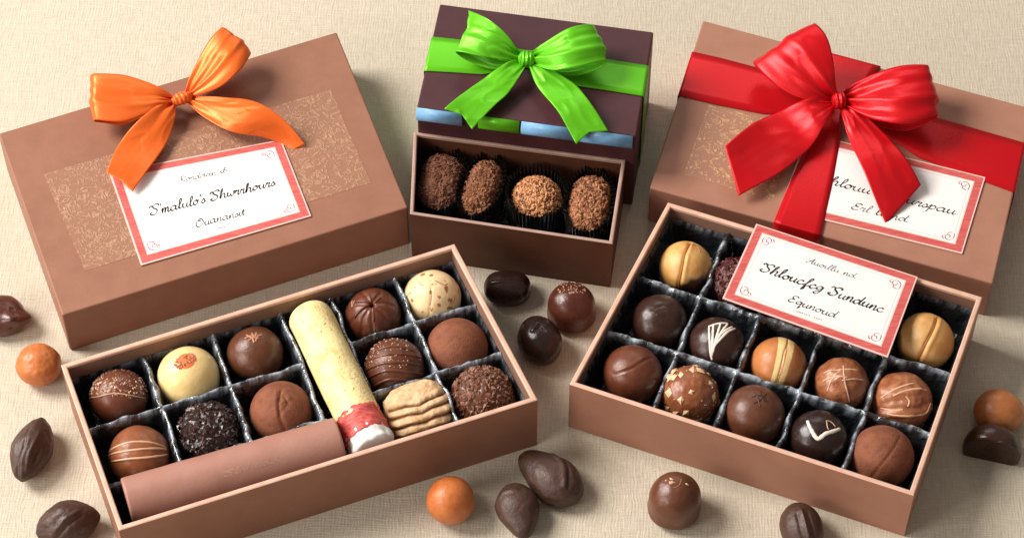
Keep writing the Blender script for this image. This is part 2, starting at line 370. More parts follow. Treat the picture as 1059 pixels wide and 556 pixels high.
sheet('tail', RB, m, E([(863, 99), (835, 104), (810, 111), (782, 125), (747, 154)], [kz, kz+.4, kz+.3, kz+.1, kz+.2]),
      E([(864, 112), (852, 130), (833, 155), (803, 183), (763, 204)], [kz, kz+.3, kz-.2, kz-.55, kz-.7]), pleat=.13, npl=2.5, wave=.34, bulge=.15, seed=.5)
sheet('tail', RB, m, E([(875, 103), (893, 115), (914, 136), (933, 163), (952, 192)], [kz, kz+.3, kz+.2, kz-.1, kz-.5]),
      E([(869, 113), (874, 130), (883, 157), (897, 190), (917, 230)], [kz, kz+.1, kz-.1, kz-.3, kz-.8]), pleat=.16, npl=2.5, wave=.32, bulge=.15, seed=2)
knot(RB, 867.5, 104, kz+.25, .42, .5, .5, m, rot=.1)
# green bow -------------------------------------------------------
z = HE; m = M['green_satin']; c = P(545, 61, z)
GBW = thing('ribbon_bow', 'bright green satin bow on top of the plum lid', 'ribbon bow', (c[0], c[1], z), 'bows tied on the lids')
band([(447, 38), (473, 41), (510, 47), (545, 52), (590, 55), (625, 61), (671, 68)],
     [(439, 73), (470, 75), (498, 77), (545, 70), (590, 88), (625, 93), (663, 99)], z, ((QE[3], QE[0]), (QE[1], QE[2])), m, GBW)
kz = z+.85
sheet('loop', GBW, m, E([(539, 64), (525, 62), (508, 60), (490, 57), (472, 53), (474, 58), (490, 66), (512, 72), (539, 66)], [kz, kz+.3, kz+.5, kz+.6, kz+.6, kz, kz-.4, kz-.5, kz-.3]),
      E([(540, 55), (532, 46), (519, 31), (503, 19), (485, 11), (488, 16), (504, 27), (520, 40), (540, 57)], [kz, kz+.9, kz+1.5, kz+1.7, kz+1.3, kz+.5, kz+.1, kz-.1, kz-.3]), pleat=.12, npl=2.3, both=True, bulge=.35, seed=0)
sheet('loop', GBW, m, E([(549, 56), (558, 47), (574, 37), (592, 29), (613, 26), (610, 31), (590, 38), (570, 50), (549, 58)], [kz, kz+.7, kz+1.3, kz+1.6, kz+1.3, kz+.6, kz+.2, kz-.1, kz-.3]),
      E([(549, 65), (558, 69), (575, 73), (598, 70), (625, 63), (622, 69), (604, 77), (580, 78), (549, 67)], [kz, kz+.3, kz+.6, kz+.8, kz+.7, kz+.1, kz-.4, kz-.4, kz-.3]), pleat=.14, npl=2.6, both=True, bulge=.35, seed=2.6)
sheet('tail', GBW, m, E([(539, 60), (520, 68), (500, 80), (480, 96), (459, 114)], [kz, kz+.3, kz+.2, kz, kz-.2]),
      E([(543, 70), (534, 84), (522, 99), (506, 116), (488, 134)], [kz, kz+.1, kz, kz-.4, kz-.75]), pleat=.08, npl=2, wave=.22, bulge=.1, seed=1, notch=1.1)
sheet('tail', GBW, m, E([(552, 60), (572, 71), (594, 86), (610, 108), (629, 136)], [kz, kz+.3, kz+.2, kz-.1, kz-.6]),
      E([(547, 68), (553, 84), (565, 102), (580, 122), (596, 148)], [kz, kz+.1, kz-.1, kz-.3, kz-.8]), pleat=.12, npl=2.2, wave=.26, bulge=.1, seed=2, notch=1.0)
knot(GBW, 544.5, 61, kz+.2, .48, .42, .42, m, rot=-.1, npl=9)
# orange bow ------------------------------------------------------
z = HB; m = M['orange_satin']; c = P(186, 100, z)
OB = thing('ribbon_bow', 'orange satin bow lying on the brown lid above its card', 'ribbon bow', (c[0], c[1], z), 'bows tied on the lids')
kz = z+.9
sheet('loop', OB, m, E([(182, 103), (168, 93), (150, 84), (126, 77), (97, 77), (101, 80), (126, 84), (160, 96), (182, 104)], [kz, kz+.7, kz+1.1, kz+1.3, kz+1.1, kz+.5, kz+.1, kz-.1, kz-.3]),
      E([(180, 106), (166, 111), (148, 119), (125, 126), (99, 125), (106, 127), (128, 129), (155, 118), (180, 107)], [kz, kz+.3, kz+.4, kz+.4, kz+.4, kz-.1, kz-.5, kz-.5, kz-.3]), pleat=.12, npl=2.5, both=True, bulge=.35, seed=.4)
sheet('loop', OB, m, E([(193, 96), (198, 78), (206, 59), (217, 42), (230, 30), (234, 38), (222, 52), (207, 75), (194, 97)], [kz, kz+.5, kz+1.0, kz+1.4, kz+1.5, kz+1.0, kz+.5, kz, kz-.3]),
      E([(197, 101), (214, 95), (232, 86), (249, 73), (259, 56), (252, 62), (236, 76), (216, 90), (197, 101)], [kz, kz+.5, kz+.9, kz+1.0, kz+.8, kz+.2, kz-.1, kz-.2, kz-.3]), pleat=.13, npl=2.3, both=True, bulge=.4, seed=1.5)
sheet('tail', OB, m, E([(181, 102), (160, 112), (139, 128), (122, 150), (110, 181)], [kz, kz+.4, kz+.5, kz+.1, kz-.3]),
      E([(181, 107), (181, 122), (174, 144), (158, 170), (137, 200)], [kz, kz, kz-.2, kz-.5, kz-.7]), pleat=.16, npl=1.6, wave=.3, bulge=.1, seed=.3, notch=.25)
sheet('tail', OB, m, E([(198, 100), (228, 99), (262, 105), (292, 122), (315, 149)], [kz, kz+.4, kz+.6, kz+.2, kz-.5]),
      E([(194, 106), (211, 121), (236, 136), (272, 142), (303, 154)], [kz, kz, kz-.2, kz-.5, kz-.7]), pleat=.14, npl=1.5, wave=.3, bulge=.1, seed=3.0)
knot(OB, 188, 102, kz+.15, .62, .36, .36, m, rot=.45, npl=10)

# ------------------------------------------------------------------ handwriting
G = {
 'a': ([[(.82, .85), (.5, 1), (.12, .7), (.12, .2), (.4, 0), (.75, .4), (.85, .95), (.82, .25), (1.0, .02), (1.25, .3)]], 1.15),
 'b': ([[(.05, .2), (.45, 1.4), (.5, 2.0), (.3, 1.9), (.2, .8), (.25, .05), (.6, .05), (.8, .5), (.55, .9), (.3, .7)]], 1.0),
 'c': ([[(.75, .8), (.5, 1), (.15, .7), (.12, .25), (.45, 0), (.95, .35)]], .9),
 'd': ([[(.75, .85), (.45, 1), (.12, .65), (.15, .15), (.5, .05), (.85, .9), (1.0, 1.95), (.88, .9), (.9, .15), (1.2, .2)]], 1.15),
 'e': ([[(.1, .4), (.55, .55), (.7, .85), (.45, 1), (.15, .65), (.2, .15), (.5, 0), (.95, .35)]], .9),
 'f': ([[(0, .1), (.5, 1.2), (.7, 1.9), (.45, 2), (.35, 1), (.2, -.7), (.4, -.6), (.4, .1), (.8, .4)]], .8),
 'g': ([[(.8, .85), (.45, 1), (.12, .65), (.2, .2), (.6, .3), (.85, .95), (.7, -.5), (.35, -.85), (.15, -.5), (.9, .2)]], 1.0),
 'h': ([[(0, .2), (.4, 1.4), (.45, 2.0), (.25, 1.8), (.15, 0), (.35, .7), (.65, 1), (.8, .7), (.75, .15), (.95, 0), (1.15, .3)]], 1.1),
 'i': ([[(0, .4), (.25, .95), (.2, .2), (.4, 0), (.6, .3)]], .55),
 'k': ([[(0, .2), (.4, 1.4), (.45, 2.0), (.25, 1.8), (.15, 0)], [(.7, .95), (.25, .5), (.55, .35), (.7, 0), (1.0, .3)]], 1.0),
 'l': ([[(0, .2), (.45, 1.3), (.5, 2.0), (.28, 1.9), (.2, .5), (.35, 0), (.65, .3)]], .6),
 'm': ([[(0, .5), (.2, .95), (.15, 0), (.3, .7), (.5, 1), (.6, .7), (.55, 0), (.7, .7), (.9, 1), (1.02, .7), (1.0, .15), (1.2, 0), (1.4, .3)]], 1.35),
 'n': ([[(0, .5), (.2, .95), (.15, 0), (.35, .7), (.6, 1), (.72, .7), (.7, .15), (.85, 0), (1.05, .3)]], 1.0),
 'o': ([[(.5, 1), (.15, .7), (.12, .25), (.4, 0), (.7, .25), (.72, .7), (.5, 1), (.6, .8), (1.0, .85)]], .95),
 'p': ([[(0, .5), (.25, 1), (.1, -.8)], [(.15, .6), (.5, 1), (.8, .7), (.6, .1), (.25, .1)]], .95),
 'q': ([[(.8, .85), (.45, 1), (.12, .65), (.2, .2), (.6, .3), (.85, .95), (.75, -.8), (1.0, -.2)]], 1.0),
 'r': ([[(0, .3), (.2, 1.05), (.3, .85), (.6, .95), (.5, .3), (.6, 0), (.9, .3)]], .8),
 's': ([[(0, .2), (.35, .95), (.55, .4), (.35, 0), (.08, .1)], [(.4, .02), (.8, .3)]], .7),
 't': ([[(0, .3), (.35, 1.5), (.25, .3), (.4, 0), (.7, .3)], [(.05, 1.05), (.6, 1.15)]], .65),
 'u': ([[(0, .5), (.2, .95), (.15, .25), (.4, 0), (.7, .4), (.8, .95), (.75, .2), (.95, 0), (1.15, .3)]], 1.05),
 'w': ([[(0, .5), (.2, .95), (.15, .2), (.4, 0), (.6, .5), (.62, .2), (.85, 0), (1.1, .6), (1.05, 1), (1.3, .85)]], 1.2),
 "'": ([[(.2, 2.1), (.15, 1.6)]], .3), '.': ([[(.1, .1), (.2, 0)]], .4), ' ': ([], .75),
 'S': ([[(1.3, 1.7), (1.1, 2.1), (.6, 2.0), (.4, 1.5), (.8, 1.1), (1.05, .7), (.8, .1), (.3, 0), (0, .35), (.3, .5)], [(-.1, 1.5), (.0, 1.9), (.5, 1.7)]], 1.35),
 'O': ([[(.9, 1.9), (.3, 1.6), (.05, .8), (.3, .05), (.9, .1), (1.3, .9), (1.1, 1.7), (.7, 1.95), (.5, 1.5), (.9, 1.3)]], 1.45),
 'E': ([[(1.1, 1.7), (.8, 2.0), (.35, 1.8), (.4, 1.2), (.8, 1.05), (.3, .95), (.05, .4), (.4, 0), (1.0, .25)]], 1.15),
 'R': ([[(.1, 1.6), (.4, 1.95), (.3, 0)], [(.4, 1.9), (.9, 1.9), (.9, 1.3), (.4, 1.0), (.7, .5), (1.1, 0), (1.3, .2)]], 1.3),
 'A': ([[(0, .1), (.3, .1), (.8, 1.2), (1.05, 2.0), (1.05, .2), (1.3, .1)], [(.35, .8), (1.2, .9)]], 1.35),
}
def pen(mb, pts, mapf, nib, ang=.7, lift=0.0, thin=.3):
    """a broad-nib stroke through pts (card cm) turned into a flat strip"""
    pts = np.asarray(pts, float)
    if len(pts) < 3: pts = np.vstack([pts[0], pts.mean(0), pts[-1]])
    c = crom(pts, max(8, 7*len(pts))); d = np.gradient(c, axis=0); V = []; F = []
    for i in range(len(c)):
        t = d[i]/(np.linalg.norm(d[i])+1e-9); th = math.atan2(t[1], t[0]); wd = nib*(thin+(1-thin)*abs(math.sin(th-ang)))
        n = np.array([-t[1], t[0]])*wd/2; V += [mapf(*(c[i]+n), lift), mapf(*(c[i]-n), lift)]
    for i in range(len(c)-1): F.append((2*i, 2*i+1, 2*i+3, 2*i+2))
    mb.add(V, F)
def write(parent, text, mapf, x0, x1, y, xh, nib, m, rise=.0):
    adv = sum(G[ch][1] for ch in text); sc = (x1-x0)/adv; mb = MB(); x = x0
    for ch in text:
        st, a = G[ch]
        for s in st:
            jy = random.uniform(-.06, .06)*xh
            pen(mb, [(x+px*sc+(py*xh)*.28, y+py*xh+jy+rise*(x-x0)) for px, py in s], mapf, nib*random.uniform(.85, 1.15))
        x += a*sc
    mb.build('lettering', m, parent, smooth=False)
def card(label, px, z, lines, group, zt=None, tilt=None):
    q = [P(x, y, z) for x, y in px]
    if tilt: q = [P(x, y, zz) for (x, y), zz in zip(px, tilt)]
    c = sum(q)/4; W = (np.linalg.norm(q[1]-q[0])+np.linalg.norm(q[2]-q[3]))/2; H = (np.linalg.norm(q[3]-q[0])+np.linalg.norm(q[2]-q[1]))/2
    nn = np.cross(q[1]-q[0], q[3]-q[0]); nn /= np.linalg.norm(nn)
    def mp(x, y, l=0):
        u, v = x/W, y/H; return (q[0]*(1-u)+q[1]*u)*(1-v)+(q[3]*(1-u)+q[2]*u)*v+nn*l
    T = thing('gift_card', label, 'card', tuple(c), group)
    def slab(name, a, l0, l1, m, cut=0.0, bev=0):
        if cut: pts = [(a+cut, a), (W-a-cut, a), (W-a, a+cut), (W-a, H-a-cut), (W-a-cut, H-a), (a+cut, H-a), (a, H-a-cut), (a, a+cut)]
        else: pts = [(a, a), (W-a, a), (W-a, H-a), (a, H-a)]
        n = len(pts); V = [mp(*p, l0) for p in pts]+[mp(*p, l1) for p in pts]
        mesh(name, V, [(i, (i+1) % n, n+(i+1) % n, n+i) for i in range(n)]+[tuple(range(n, 2*n)), tuple(range(n-1, -1, -1))], m, T, smooth=False, bevel=bev)
    slab('backing', 0, 0, .07, M['pink'], bev=.015)
    slab('red_border', .09, .068, .078, M['red_print'])
    slab('inner_mat', .50, .076, .083, M['pink'])
    slab('paper_panel', .56, .081, .089, M['white'])
    # thin red rule inside the white
    mb = MB(); a = .72; P4 = [(a, a), (W-a, a), (W-a, H-a), (a, H-a)]
    for i in range(4):
        p, r = np.array(P4[i]), np.array(P4[(i+1) % 4]); d = (r-p)/np.linalg.norm(r-p)
        pen(mb, [p+d*.45, (p+r)/2, r-d*.45], mp, .03, lift=.092, thin=1)
    mb.build('rule_line', M['pink'], T, smooth=False)
    for cx, cy, sx, sy in ((a, a, 1, 1), (W-a, a, -1, 1), (W-a, H-a, -1, -1), (a, H-a, 1, -1)):
        mb = MB()
        for cur in ([(.0, .5), (-.02, .2), (.15, 0), (.4, .05), (.42, .28), (.22, .32), (.18, .15)], [(.1, .55), (.3, .5), (.35, .35)], [(.5, .0), (.6, .15), (.5, .25)]):
            pen(mb, [(cx+sx*x_, cy+sy*y_) for x_, y_ in cur], mp, .06, lift=.093)
        mb.build('corner_ornament', M['rose_ink'], T, smooth=False)
    for text, u0, u1, v, xh, nib, ink in lines:
        write(T, text, lambda x, y, l: mp(x, y, .094), u0*W, u1*W, v*H, xh, nib, M[ink])
    return T
GC = 'red-bordered cards with handwriting'
card('white card with red border lying on the brown lid below the orange bow', [(146, 275), (322, 224), (291, 145), (113, 179)], HB+.03,
     [('Rorddan ib', .36, .64, .74, .19, .055, 'ink2'), ("S'malulo's Shwrrhours", .14, .87, .46, .31, .105, 'ink'), ('Ouanansit', .36, .65, .22, .26, .068, 'ink'), ('ann', .47, .54, .14, .08, .025, 'ink2')], GC)
card('white card with red border tucked under the red bow tails on the lid', [(806, 217), (995, 263), (1019, 184), (835, 138)], HD+.02,
     [('Auoilu nd', .37, .64, .73, .15, .04, 'ink2'), ('Shlouu Schurspau', .14, .90, .44, .30, .10, 'ink'), ('Erl llond.', .36, .68, .21, .25, .068, 'ink')], GC)
card('white card with red border resting across the open rose-brown box', [(747, 309), (918, 370), (949, 287), (782, 232)], 4.6,
     [('Auoillu nd.', .36, .67, .74, .19, .055, 'ink2'), ('Shloucfcg Sundunc', .13, .88, .46, .32, .112, 'ink'), ('Equnoud', .35, .64, .22, .26, .075, 'ink'), ('ann nn', .42, .58, .14, .08, .025, 'ink2')], GC, tilt=[4.5, 4.5, 4.15, 4.15])

# ------------------------------------------------------------------ sweets
def choc(name, c1, c2=None, **k):
    d = dict(rough=.38, bump=.025, bscale=3, coat=.14, coatr=.22, sss=.0, croughn=.09, nscale=1.2, spec=.42); d.update(k); return mat(name, c1, col2=c2, **d)
M['milk'] = choc('milk_chocolate', (.092, .028, .012), (.130, .042, .019))
M['milk_red'] = choc('reddish_milk_chocolate', (.110, .027, .012), (.150, .042, .018))
M['dark'] = choc('dark_chocolate', (.028, .009, .006), (.045, .016, .009), rough=.32)
M['black'] = choc('bitter_chocolate', (.016, .007, .006), (.028, .011, .008), rough=.28)
M['dark_red'] = choc('dark_red_chocolate', (.065, .014, .008), (.095, .024, .013), rough=.3)
M['cocoa'] = choc('cocoa_dusted', (.235, .075, .034), (.165, .048, .021), rough=.75, coat=0, bump=.035, bscale=9, nscale=2)
M['cream'] = choc('cream_chocolate', (.80, .56, .22), (.84, .63, .30), rough=.35, sss=.15, mask=(.60, .16, .06))
M['speck'] = choc('speckled_cream', (.76, .52, .27), (.80, .60, .34), rough=.45, sss=.1, mask=(.34, .11, .035), nscale=1.5)
M['gold'] = choc('golden_shell', (.60, .27, .07), (.72, .42, .15), rough=.45, mask=(.05, .014, .006), nscale=.9, coat=.05)
M['two'] = choc('orange_shell', (.50, .185, .055), (.40, .125, .035), rough=.42, mask=(.78, .56, .25))
M['copper'] = choc('copper_sheen', (.24, .07, .026), (.38, .145, .062), rough=.33, nscale=2.0, bump=.06, bscale=2.2)
M['caramel'] = choc('caramel_stripe_milk', (.20, .058, .02), (.28, .09, .033), rough=.38, mask=(.62, .34, .18))
M['biscuit'] = choc('pale_biscuit', (.56, .32, .15), (.72, .50, .29), rough=.7, coat=0, bump=.05, bscale=5, nscale=2.5, mask=(.20, .08, .035))
M['white_icing'] = mat('white_icing', (.80, .70, .60), .4)
M['pale_drizzle'] = mat('pale_drizzle', (.62, .36, .23), .45)
M['tan_drizzle'] = mat('tan_drizzle', (.40, .18, .09), .45)
M['nut'] = mat('nut_pieces', (.78, .52, .33), .6, (.62, .34, .18), 4)
M['crumb_red'] = mat('brown_crumbs', (.10, .030, .013), .75, (.20, .068, .03), 3)
M['seam_orange'] = mat('orange_seam', (.36, .12, .025), .5)
M['crumb_brown'] = mat('reddish_brown_crumbs', (.17, .055, .022), .75, (.33, .13, .055), 3)
M['crumb_dark'] = mat('dark_crumbs', (.022, .009, .007), .35, (.06, .024, .019), 4, coat=.2)
M['crumb_mid'] = mat('milk_crumbs', (.12, .042, .022), .5, (.27, .12, .07), 4)
M['crumb_light'] = mat('toffee_crumbs', (.50, .19, .07), .75, (.75, .38, .17), 3)
M['crumb_gold'] = mat('golden_crumbs', (.27, .095, .036), .75, (.50, .22, .10), 3)
M['rough_core'] = mat('crumbly_core', (.11, .038, .016), .8, (.17, .065, .03), 3, bump=.06, bscale=6)
M['orange_ball'] = choc('orange_coated', (.46, .115, .024), (.54, .17, .045), rough=.45, nscale=1.3, bump=.04, bscale=2.5)
M['nutbrown'] = choc('grey_brown_shell', (.043, .017, .011), (.066, .029, .019), rough=.5, nscale=2, bump=.06, bscale=3, coat=.1)
M['wrapper'] = mat('mauve_brown_paper', (.34, .158, .115), .55, (.37, .18, .135), .7, bump=.012, bscale=6)
M['wrapper_print'] = mat('faded_gilt_print', (.44, .26, .19), .5)
M['cream_stick'] = mat('cream_stick', (.74, .50, .15), .5, (.86, .69, .33), .9, nmix=(.32, .5), bump=.07, bscale=4)
M['speckle'] = mat('golden_flecks', (.60, .36, .12), .6)
M['red_band'] = mat('red_printed_band', (.48, .025, .022), .5, (.60, .13, .11), 3.0, bump=.03, bscale=5, stretch=(1, 3, 1))
M['white_paper'] = mat('white_paper_end', (.80, .76, .72), .6, bump=.03, bscale=4)
M['cup'] = mat('black_pleated_paper', (.014, .011, .010), .3, coat=.4, coatr=.2)
M['cherry'] = choc('dark_cherry_crumb', (.07, .012, .010), (.10, .02, .015), rough=.3, bump=.1, bscale=4)

def densify(pl, n=14):
    out = []
    for i in range(len(pl)-1):
        for k in range(n): s = k/n; out.append(idir(pl[i][0]*(1-s)+pl[i+1][0]*s, pl[i][1]*(1-s)+pl[i+1][1]*s))
    out.append(idir(*pl[-1])); return np.array(out)
class Sweet:
    """a thing: body of one continuous skin, whose surface() places toppings"""
    def __init__(s, name, label, px, py, r, m, group, cz=2.5, sx=1., sy=1., sz=.94, rot=0., flat=-.72, lump=.02, lf=1.3, grooves=(), mask=None,
                 fn=None, nu=96, nv=64, gmask=0, table=False, cat='chocolate', bodyname='body', seed=None, tilt=0.0):
        s.r = r; s.sc = np.array([sx, sy, sz]); s.rot = rot; s.seed = random.random()*50 if seed is None else seed
        if table: cz = -flat*r*sz
        s.c = P(px, py, cz); s.lump = lump; s.lf = lf; s.flat = flat; s.fn = fn; s.tilt = tilt
        s.gr = [(densify(pl), dp, wd) for pl, dp, wd in grooves]
        s.T = thing(name, label, cat, (s.c[0], s.c[1], s.c[2]+flat*r*sz), group)
        D = []
        for j in range(nv+1):
            ph = -math.pi/2+math.pi*j/nv
            for i in range(nu): th = 2*math.pi*i/nu; D.append((math.cos(ph)*math.cos(th), math.cos(ph)*math.sin(th), math.sin(ph)))
        D = np.array(D); V = s.surface(D)
        F = [(j*nu+i, j*nu+(i+1) % nu, (j+1)*nu+(i+1) % nu, (j+1)*nu+i) for j in range(nv) for i in range(nu)]
        mk = None
        if mask is not None: mk = mask(D)
        if gmask:
            mk = np.zeros(len(D))
            for pts, dp, wd in s.gr:
                if dp < 0: mk = np.maximum(mk, np.exp(-(np.sqrt(((D[:, None, :]-pts[None])**2).sum(2)).min(1)/gmask)**4))
        s.body = mesh(bodyname, V, F, m, s.T, mask=mk)
    def surface(s, D, lift=0.0):
        D = np.atleast_2d(np.asarray(D, float)); rad = np.ones(len(D))
        if s.lump:
            rad += np.array([noise.noise(Vector(d)*s.lf+Vector((s.seed, 0, 0)))+.4*noise.noise(Vector(d)*s.lf*2.7+Vector((0, s.seed, 0))) for d in D])*s.lump
        for pts, dp, wd in s.gr:
            dist = np.sqrt(((D[:, None, :]-pts[None])**2).sum(2)).min(1); rad += dp*np.exp(-(dist/wd)**2)
        if s.fn is not None: rad = rad*s.fn(D)
        X = D*s.sc*rad[:, None]*s.r
        if s.tilt: ct, st_ = math.cos(s.tilt), math.sin(s.tilt); X = np.c_[X[:, 0]*ct+X[:, 2]*st_, X[:, 1], -X[:, 0]*st_+X[:, 2]*ct]
        cr, sr = math.cos(s.rot), math.sin(s.rot)
        X = np.c_[X[:, 0]*cr-X[:, 1]*sr, X[:, 0]*sr+X[:, 1]*cr, X[:, 2]]
        fl = s.flat*s.r*s.sc[2]; k = .12*s.r
        zz = X[:, 2]-fl; X[:, 2] = fl+np.where(zz > k, zz, np.where(zz < -k, 0, (zz+k)**2/(4*k)))     # soft flat base
        return X+s.c+(D*lift if np.any(lift) else 0)
    def loc(s, a, b):
        """sphere direction whose surface point shows at (a, b) of the disc"""
        v = idir(a, b); cr, sr = math.cos(-s.rot), math.sin(-s.rot); return np.array([v[0]*cr-v[1]*sr, v[0]*sr+v[1]*cr, v[2]])
    def stripe(s, pl, wd, m, name='drizzle', lift=.0, h=.05, taper=True, mb=None, rnd=.2):
        pts = crom(np.array([s.loc(*p) for p in pl]) if len(pl) > 2 else np.array([s.loc(*pl[0]), s.loc((pl[0][0]+pl[1][0])/2, (pl[0][1]+pl[1][1])/2), s.loc(*pl[1])]), 12*len(pl))
        pts = pts/np.linalg.norm(pts, axis=1, keepdims=True); C = s.surface(pts); t = np.gradient(C, axis=0); t /= np.linalg.norm(t, axis=1, keepdims=True)
        nr = C-s.c; nr /= np.linalg.norm(nr, axis=1, keepdims=True); sd = np.cross(t, nr); V = []; F = []; n = len(C); K = 8
        for i in range(n):
            u = i/(n-1); ww = wd/2*((.35+.65*math.sin(math.pi*min(1, max(0, .08+u*.84)))**.5) if taper else 1)*(1+rnd*noise.noise(Vector((i*.3, s.seed, wd*9))))
            for k in range(K):
                a = 2*math.pi*k/K; V.append(C[i]+sd[i]*math.cos(a)*ww+nr[i]*(math.sin(a)*h+lift))
        for i in range(n-1):
            for k in range(K): F.append((i*K+k, i*K+(k+1) % K, (i+1)*K+(k+1) % K, (i+1)*K+k))
        F += [tuple(range(K))[::-1], tuple((n-1)*K+k for k in range(K))]
        if mb is not None: mb.add(V, F); return
        mesh(name, V, F, m, s.T)
    def drizzle(s, lines, wd, m, name='drizzle', h=.05):
        mb = MB()
        for l in lines: s.stripe(l, wd, m, mb=mb, h=h)
        mb.build(name, m, s.T)
    def crumbs(s, n, size, m, name='crumb_coating', region=None, elong=1.8, stand=.2, jit=.5, zmin=-.55, flatk=.8):
        rnd = random.Random(int(s.seed*1000)); D = []; 
        while len(D) < n:
            v = Vector((rnd.gauss(0, 1), rnd.gauss(0, 1), rnd.gauss(0, 1))).normalized()
            if v.z < zmin: continue
            if region and not region(float(v @ Vector(XI)), float(v @ Vector(UI)), float(v @ Vector(DI))): continue
            D.append(np.array(v))
        D = np.array(D); cr, sr = math.cos(-s.rot), math.sin(-s.rot); L = np.c_[D[:, 0]*cr-D[:, 1]*sr, D[:, 0]*sr+D[:, 1]*cr, D[:, 2]]
        C = s.surface(L); mb = MB()
        base = [(1, 0, 0), (-1, 0, 0), (0, 1, 0), (0, -1, 0), (0, 0, 1), (0, 0, -1)]; FF = [(0, 2, 4), (2, 1, 4), (1, 3, 4), (3, 0, 4), (2, 0, 5), (1, 2, 5), (3, 1, 5), (0, 3, 5)]
        for p, d in zip(C, D):
            a = Vector((rnd.gauss(0, 1), rnd.gauss(0, 1), rnd.gauss(0, 1))).cross(Vector(d)).normalized(); b = Vector(d).cross(a)
            a = (a+Vector(d)*rnd.uniform(-stand, stand)*2).normalized()
            k = size*rnd.uniform(1-jit, 1+jit); ax = (np.array(a)*k*elong, np.array(b)*k, np.array(d)*k*flatk)
            V = [p+ax[0]*x*rnd.uniform(.6, 1.2)+ax[1]*y*rnd.uniform(.6, 1.2)+ax[2]*(z_+.2)*rnd.uniform(.6, 1.2) for x, y, z_ in base]; mb.add(V, FF)
        mb.build(name, m, s.T, smooth=False)

GA = 'sweets in the brown box'; GF = 'bonbons in the rose-brown box'; GT = 'crumb truffles in the small box'; GO = 'loose sweets on the cloth'
def S(px, r): return r/18.9
# ---- brown box
s = Sweet('bonbon', 'dark bonbon with speckled top half and pale line, far left corner of the brown box', 123, 411, 1.52, M['milk_red'], GA)
s.crumbs(420, .045, M['crumb_mid'], name='sprinkles', region=lambda a, b, c: b > .12-.25*a*a and c > -.2, elong=1.5)
s.crumbs(230, .05, M['pale_drizzle'], name='pale_flecks', region=lambda a, b, c: .15 < b < .75 and c > -.1, elong=1.6)
s.drizzle([[(-.93, .02), (-.6, .10), (-.1, .22), (.3, .2), (.7, .1), (.95, .0)]], .07, M['pale_drizzle'], name='icing_line')
s = Sweet('bonbon', 'pale cream bonbon with an orange blossom mark on top', 195, 390, 1.66, M['cream'], GA, sz=.98, lump=.012,
          mask=lambda D: np.array([1.0 if (abs(d@XI*1.0-.0-.35*(d@UI-.55)) < .34*math.sqrt(max(0, 1-((d@UI-.55)/.25)**2)) and d@DI > 0) else 0 for d in D]))
s.crumbs(60, .05, M['orange_ball'], name='candied_peel', region=lambda a, b, c: ((a)/.36)**2+((b-.55-.3*a)/.17)**2 < 1 and c > 0, elong=1.6)
s = Sweet('bonbon', 'smooth brown bonbon with a tan leaf fleck on its crown, in the far row', 264, 366, 1.52, M['milk'], GA, lump=.012)
s.drizzle([[(-.15, .52), (.0, .62), (.2, .6)], [(-.25, .72), (-.02, .6), (.05, .45)], [(-.05, .78), (.05, .62), (.1, .8)], [(.1, .5), (.15, .66), (.3, .72)], [(-.3, .6), (-.1, .68), (.15, .72)]], .13, M['tan_drizzle'], name='leaf_fleck')
s = Sweet('bonbon', 'milk bonbon crossed by thin pale stripes, beside the left wall of the brown box', 144, 471, 1.6, M['caramel'], GA, lump=.03,
          grooves=[([(-.9, .2), (-.3, .45), (.3, .5), (.9, .25)], .015, .1), ([(-.9, -.05), (0, .1), (.9, .05)], .02, .1)])
s.drizzle([[(-.9, .18), (-.5, .42), (0, .55), (.5, .5), (.88, .3)], [(-.92, .05), (-.3, .25), (.4, .32), (.9, .25)], [(-.8, -.12), (-.2, .0), (.5, .05), (.93, .08)]], .12, M['pale_drizzle'], name='pale_stripe')
s = Sweet('truffle', 'black truffle rough with dark chocolate shreds', 216, 447, 1.55, M['black'], GA, lump=.06, lf=3, cat='truffle')
s.crumbs(800, .105, M['crumb_dark'], elong=1.9, stand=.5)
s = Sweet('truffle', 'cocoa-dusted truffle with a wrinkled crease, above the wrapped roll', 291, 426, 1.66, M['cocoa'], GA, lump=.02, cat='truffle',
          grooves=[([(.05, .75), (.0, .3), (.05, -.1), (.2, -.5)], -.05, .05), ([(-.1, .7), (-.12, .3), (-.05, 0)], .03, .06), ([(.15, .6), (.3, .35)], -.04, .05), ([(.0, .35), (.3, .5)], .03, .05), ([(.1, .1), (.25, .25)], -.03, .05)])
st = [[(0, .45), (-.35, .2), (-.85, -.3)], [(0, .45), (.0, -.2), (.1, -.8)], [(0, .45), (.4, .1), (.75, -.35)], [(0, .45), (-.5, .45), (-.8, .35)], [(0, .45), (-.25, .75), (-.4, .85)], [(0, .45), (.2, .75), (.3, .85)], [(0, .45), (.45, .5), (.8, .35)], [(0, .45), (-.3, -.05), (-.4, -.75)]]
s = Sweet('bonbon', 'reddish bonbon with ribs radiating like a flower', 386, 326, 1.52, M['milk_red'], GA, lump=.03, grooves=[(l, -.05, .06) for l in st])
s.drizzle([[(a*.9, (b-.45)*.9+.45) for a, b in l] for l in [[(.03, .5), (-.35, .3), (-.7, -.1)], [(.03, .45), (.07, .0), (.05, -.7)], [(.03, .45), (.3, .3), (.65, .0)], [(0, .5), (-.4, .55), (-.7, .5)], [(0, .45), (-.12, .8)], [(0, .45), (.35, .7)]]], .11, M['milk_red'], name='petal_ridge', h=.06)
s.drizzle([[(-.6, .55), (-.75, .35), (-.7, .55)], [(.08, -.2), (.08, -.7), (.1, -.8)]], .04, M['pale_drizzle'], name='pale_glint')
